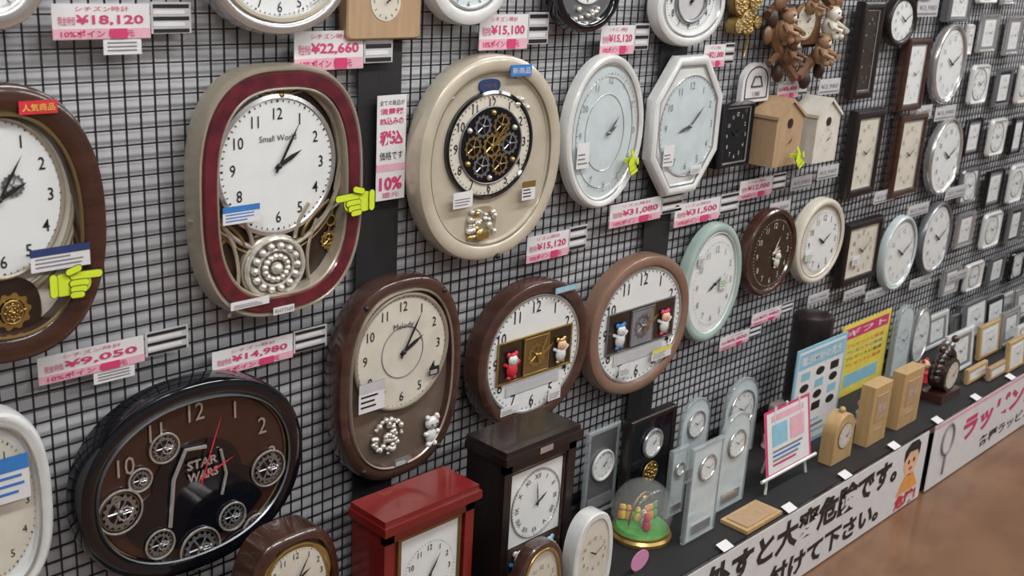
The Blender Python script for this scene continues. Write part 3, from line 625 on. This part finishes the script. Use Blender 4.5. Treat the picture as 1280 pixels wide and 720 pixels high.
# easel with card
p=stand(978,604); W,H=fitw(p,56,102,False); b=B('easel_card_stand',(p.x,p.y,SH+.001),0,0); a=W/2
b.tube([(-a*.9,.01,0.004),(-a*.5,-.02,H)],.004,whitep); b.tube([(a*.9,.01,0.004),(a*.5,-.02,H)],.004,whitep); b.tube([(0,-.07,0.004),(0,-.02,H)],.004,whitep); b.tube([(-a*1.2,.015,H*.22),(a*1.2,.015,H*.22)],.005,whitep)
b.add([(-a,-.014,H*.22),(a,-.014,H*.22),(a,.02,H*.98),(-a,.02,H*.98)],[(0,1,2,3)],pink)
def lean(x0,x1,q0,q1,d,m):
    f=lambda q:-.014+.034*(q-.22)/.76-d
    b.add([(x0,f(q0),H*q0),(x1,f(q0),H*q0),(x1,f(q1),H*q1),(x0,f(q1),H*q1)],[(0,1,2,3)],m)
lean(-a*.90,a*.90,.25,.95,.001,paper); lean(-a*.7,a*.7,.84,.91,.002,pinkl); lean(-a*.7,-a*.05,.55,.80,.002,lblue); lean(a*.08,a*.7,.55,.80,.002,pinkl)
for i in range(4): lean(-a*.7,a*(.3+.1*i),.33+.05*i,.355+.05*i,.002,[pink,grey,blue,grey][i])
b.done()
def poster(px,py,w,h,of,bm,hm,head,cells,name):
    c=P(px,py,of); W,H=fitw(c,w,h,True); zt=c.z+H/2; zb=SH+.001
    H=zt-zb; b=B(name,(c.x,-of,zb)); a=W/2
    b.box(-a,a,-.004,0,0,H,bm); b.box(-a*.92,a*.92,0,.0008,H*.04,H*.97,paper if bm!=yelp else yelp); b.box(-a*.9,a*.9,.0008,.0012,H*.80,H*.95,hm)
    b.text(head,0,H*.875,1,.0018,paper if hm!=paper else blue,fit=(a*1.6,H*.09),bold=.02)
    if cells:
        for i in range(3):
            for j in range(4): b.slab('e' if (i+j)%2 else 'rr',a*.17,H*.040,.0008,.0014,ink if (i+2*j)%3 else lblue,a*(-.58+.58*i),H*(.72-.115*j))
        for j in range(3): b.box(-a*.8,a*(.6-.2*j),.0008,.0012,H*(.10+.06*j),H*(.125+.06*j),grey if j%2 else lblue)
    else:
        for j in range(4): b.text('プレゼントに最適',0,H*(.70-.09*j),1,.0018,[pink,blue,ink,redp][j],fit=(a*1.5,H*.05))
        b.box(-a*.7,a*.7,.0008,.0012,H*.12,H*.3,lblue)
    b.box(-a*.6,a*.6,-.03,-.004,0,.006,whitep); b.done()
poster(1022,484,62,142,.19,lblue,lblue,'電波時計の見方',True,'information_poster')
poster(1078,448,60,128,.07,yelp,pink,'ギフト',False,'gift_poster')
def block(px,py,w,h,arch,yaw=0):
    p=stand(px,py); W,H=fitw(p+Vector((0,0,.04)),w,h); a=W/2; H*=.97
    b=B('wooden_block_clock',(p.x,p.y,SH+.001),yaw); kd='arch' if arch else 'r'
    b.loft(kd,a,H/2,[(0,-.045),(0,-.002),(.002,0)],pine,0,H/2,cap=pine,back=pine)
    if arch: b.slab('e',a*.7,a*.7,0,.002,goldd,0,H*.55); b.dial(0,H*.55,a*.66,a*.66,.0025,cream,ink,num='q',ticks=False); b.ball(0,H+.008,-.02,.010,pine)
    else: b.slab('r',a*.6,H*.22,0,.002,kraft,0,H*.62); b.text('10:10',0,H*.62,1,.003,whitep,fit=(a*.9,H*.14)); b.box(-a*.4,a*.4,0,.001,H*.2,H*.25,kraft)
    b.done()
block(1051,577,24,62,True); block(1094,554,22,76,False); block(1133,532,24,72,False)
p=P(1016,405,.09); b=B('round_black_speaker',(p.x,p.y,SH+.001)); zt=P(1016,394,.09).z-SH; r=50/2*depth(p)/F
b.lz(0,0,[(r*.9,0),(r,.01),(r,zt-.012),(r*.94,zt),(r*.6,zt+.004)],espresso); b.ring('e',.02,.02,r,.003,silver,0,zt*.5); b.done()
b=tclock(1122,470,22,88,glass,paleb,kind='arch',th=.02,rim=.01,name='acrylic_table_clock'); b.done()
b=tclock(1146,455,22,70,silver,white,kind='e',th=.02,name='desk_clock'); b.done()
p=stand(1174,496); b=B('carved_table_clock',(p.x,p.y,SH+.001)); b.box(-.075,.075,-.04,.04,0,.03,brown); b.slab('e',.06,.06,-.03,.03,darkbr,0,.09); b.dial(0,.09,.048,.048,.031,cream,ink,num='q')
for i in range(14):
    t=math.pi*i/13; b.ball(.062*math.cos(t),.085+.085*math.sin(t),0,.018,brown if i%2 else black)
for i in range(5): b.ball(-.05+.025*i,.19+.015*math.sin(i*2),0,.014,silverd if i%2 else brown)
b.done()
b=tclock(968,520,40,34,mat('blush_box',(.50,.36,.36),.5),cream,kind='rr',th=.03,num='q'); b.done()
# small colourful figurines
for (px,py,m1,m2) in ((1152,478,redp,skin),(1143,492,lblue,whitep),(1075,530,whitep,pinkl),(960,560,pinkl,whitep)):
    p=stand(px,py); b=B('small_figurine',(p.x,p.y,SH+.001)); b.lz(0,0,[(.022,0),(.024,.006),(.018,.02),(.020,.04),(.009,.055)],m1,16); b.ball(0,.068,0,.019,m2); b.ball(-.014,.084,0,.007,m1); b.ball(.014,.084,0,.007,m1); b.ball(-.006,.070,.018,.002,ink); b.ball(.006,.070,.018,.002,ink); b.done()
for (px,py,w,h,m) in ((1168,434,28,42,whitep),(1199,466,32,52,whitep),(1218,424,26,48,silverd),(1236,446,24,42,pine),(1262,432,22,44,silver),(1195,412,22,38,silverd),(1243,410,20,36,black),(1270,462,20,38,pine),(1222,476,24,22,pine),(1248,472,22,20,kraft),(1276,400,16,38,silver),(1163,412,14,28,silver),(1258,396,16,28,whitep),(1180,400,16,30,silver),(1222,394,18,28,silver),(1279,440,16,34,whitep)):
    b=tclock(px,py,w,h,m,greyp if m==silverd else white,kind='r',th=.018,rim=.012,name='photo_frame_clock',num='q',tilt=-.10,dial=.8); b.slab('r',b.a-.018,b.k-.018,-.003,-.0025,grey if m in (silver,whitep) else white,0,b.k); b.slab('r',b.a*.55,b.k*.6,-.0025,-.0015,white,0,b.k); b.done()
# ------------------------------------------------------------------ signs on the shelf front
yo=-(SD+.0065); x0,x1=1.2,3.385; k=SH/2-.006
b=B('warning_sign',((x0+x1)/2,yo,SH/2)); a=(x1-x0)/2; xc=(x0+x1)/2
b.box(-a,a,-.002,0,-k,k,paper)
b.text('ご注意 壁から外すと大変危険です。',2.31-xc,k*.46,1,.001,ink,fit=(1.74,k*.84),bold=.045)
b.text('必ずもとの位置に取り付けて下さい。',2.26-xc,-k*.50,1,.001,ink,fit=(1.66,k*.68),bold=.045)
bx=a-.11; b.slab('e',.050,.054,0,.0012,skin,bx,k*.42); b.poly([(bx-.053,k*.45),(bx-.055,k*.80),(bx-.02,k*.98),(bx+.03,k*.97),(bx+.055,k*.80),(bx+.053,k*.45),(bx+.035,k*.66),(bx-.02,k*.70)],.0018,ink)
b.disc('e',.006,.008,.002,ink,bx-.018,k*.40); b.disc('e',.006,.008,.002,ink,bx+.018,k*.40); b.disc('e',.012,.005,.002,redp,bx,k*.18)
b.poly([(bx-.03,k*.0),(bx+.03,k*.0),(bx+.075,-k*.5),(bx-.075,-k*.5)],.0012,orange); b.text('危険!',bx,-k*.74,1,.0016,redp,fit=(.15,k*.42),bold=.04); b.done()
x0,x1=3.43,4.95
b=B('gift_wrapping_sign',((x0+x1)/2,yo,SH/2)); a=(x1-x0)/2; xc=(x0+x1)/2; b.box(-a,a,-.002,0,-k,k,paper); b.box(-a,a,0,.0006,k*.88,k,pinkl)
b.text('ラッピング無料!!',4.20-xc,k*.30,1,.001,pink,fit=(1.04,k*.84),bold=.05); b.text('各種ラッピング承ります',4.30-xc,-k*.52,1,.001,ink,fit=(.9,k*.36),bold=.02)
b.ring('e',.045,.055,.001,.005,grey,3.55-xc,k*.35); b.box(3.55-xc-.006,3.55-xc+.006,0,.004,-k*.75,-k*.12,grey); b.done()
b=B('shelf_edge_labels',(0,-(SD+.006),SH+.002))
for i in range(11):
    X=2.2+i*.31; b.add([(X,-.002,.0012),(X+.045,-.002,.0012),(X+.045,.025,.010),(X,.025,.010)],[(0,1,2,3)],paper)
b.done()
# ------------------------------------------------------------------ lights
tubem=mat('tube_glow',(1,1,1),.5,emit=6)
for y in (-1.15,-3.0):
    for x in (-.2,1.4,3.0,4.6,6.2):
        b=B('ceiling_light',(x,y,2.9)); b.box(-.62,.62,-.10,.10,-.05,0,whitep); b.box(-.6,.6,-.07,-.03,-.075,-.05,tubem); b.box(-.6,.6,.03,.07,-.075,-.05,tubem); b.done()
        l=bpy.data.lights.new('fluorescent_lamp','AREA'); l.shape='RECTANGLE'; l.size=1.2; l.size_y=.3; l.energy=20.5; l.color=(1,.985,.965)
        o=bpy.data.objects.new('fluorescent_lamp',l); o.location=(x,y,2.81); bpy.context.collection.objects.link(o)
w=bpy.data.worlds.new('world'); bpy.context.scene.world=w; w.use_nodes=True
w.node_tree.nodes['Background'].inputs[0].default_value=(.9,.95,1,1); w.node_tree.nodes['Background'].inputs[1].default_value=.4
bpy.context.scene.view_settings.view_transform='Standard'
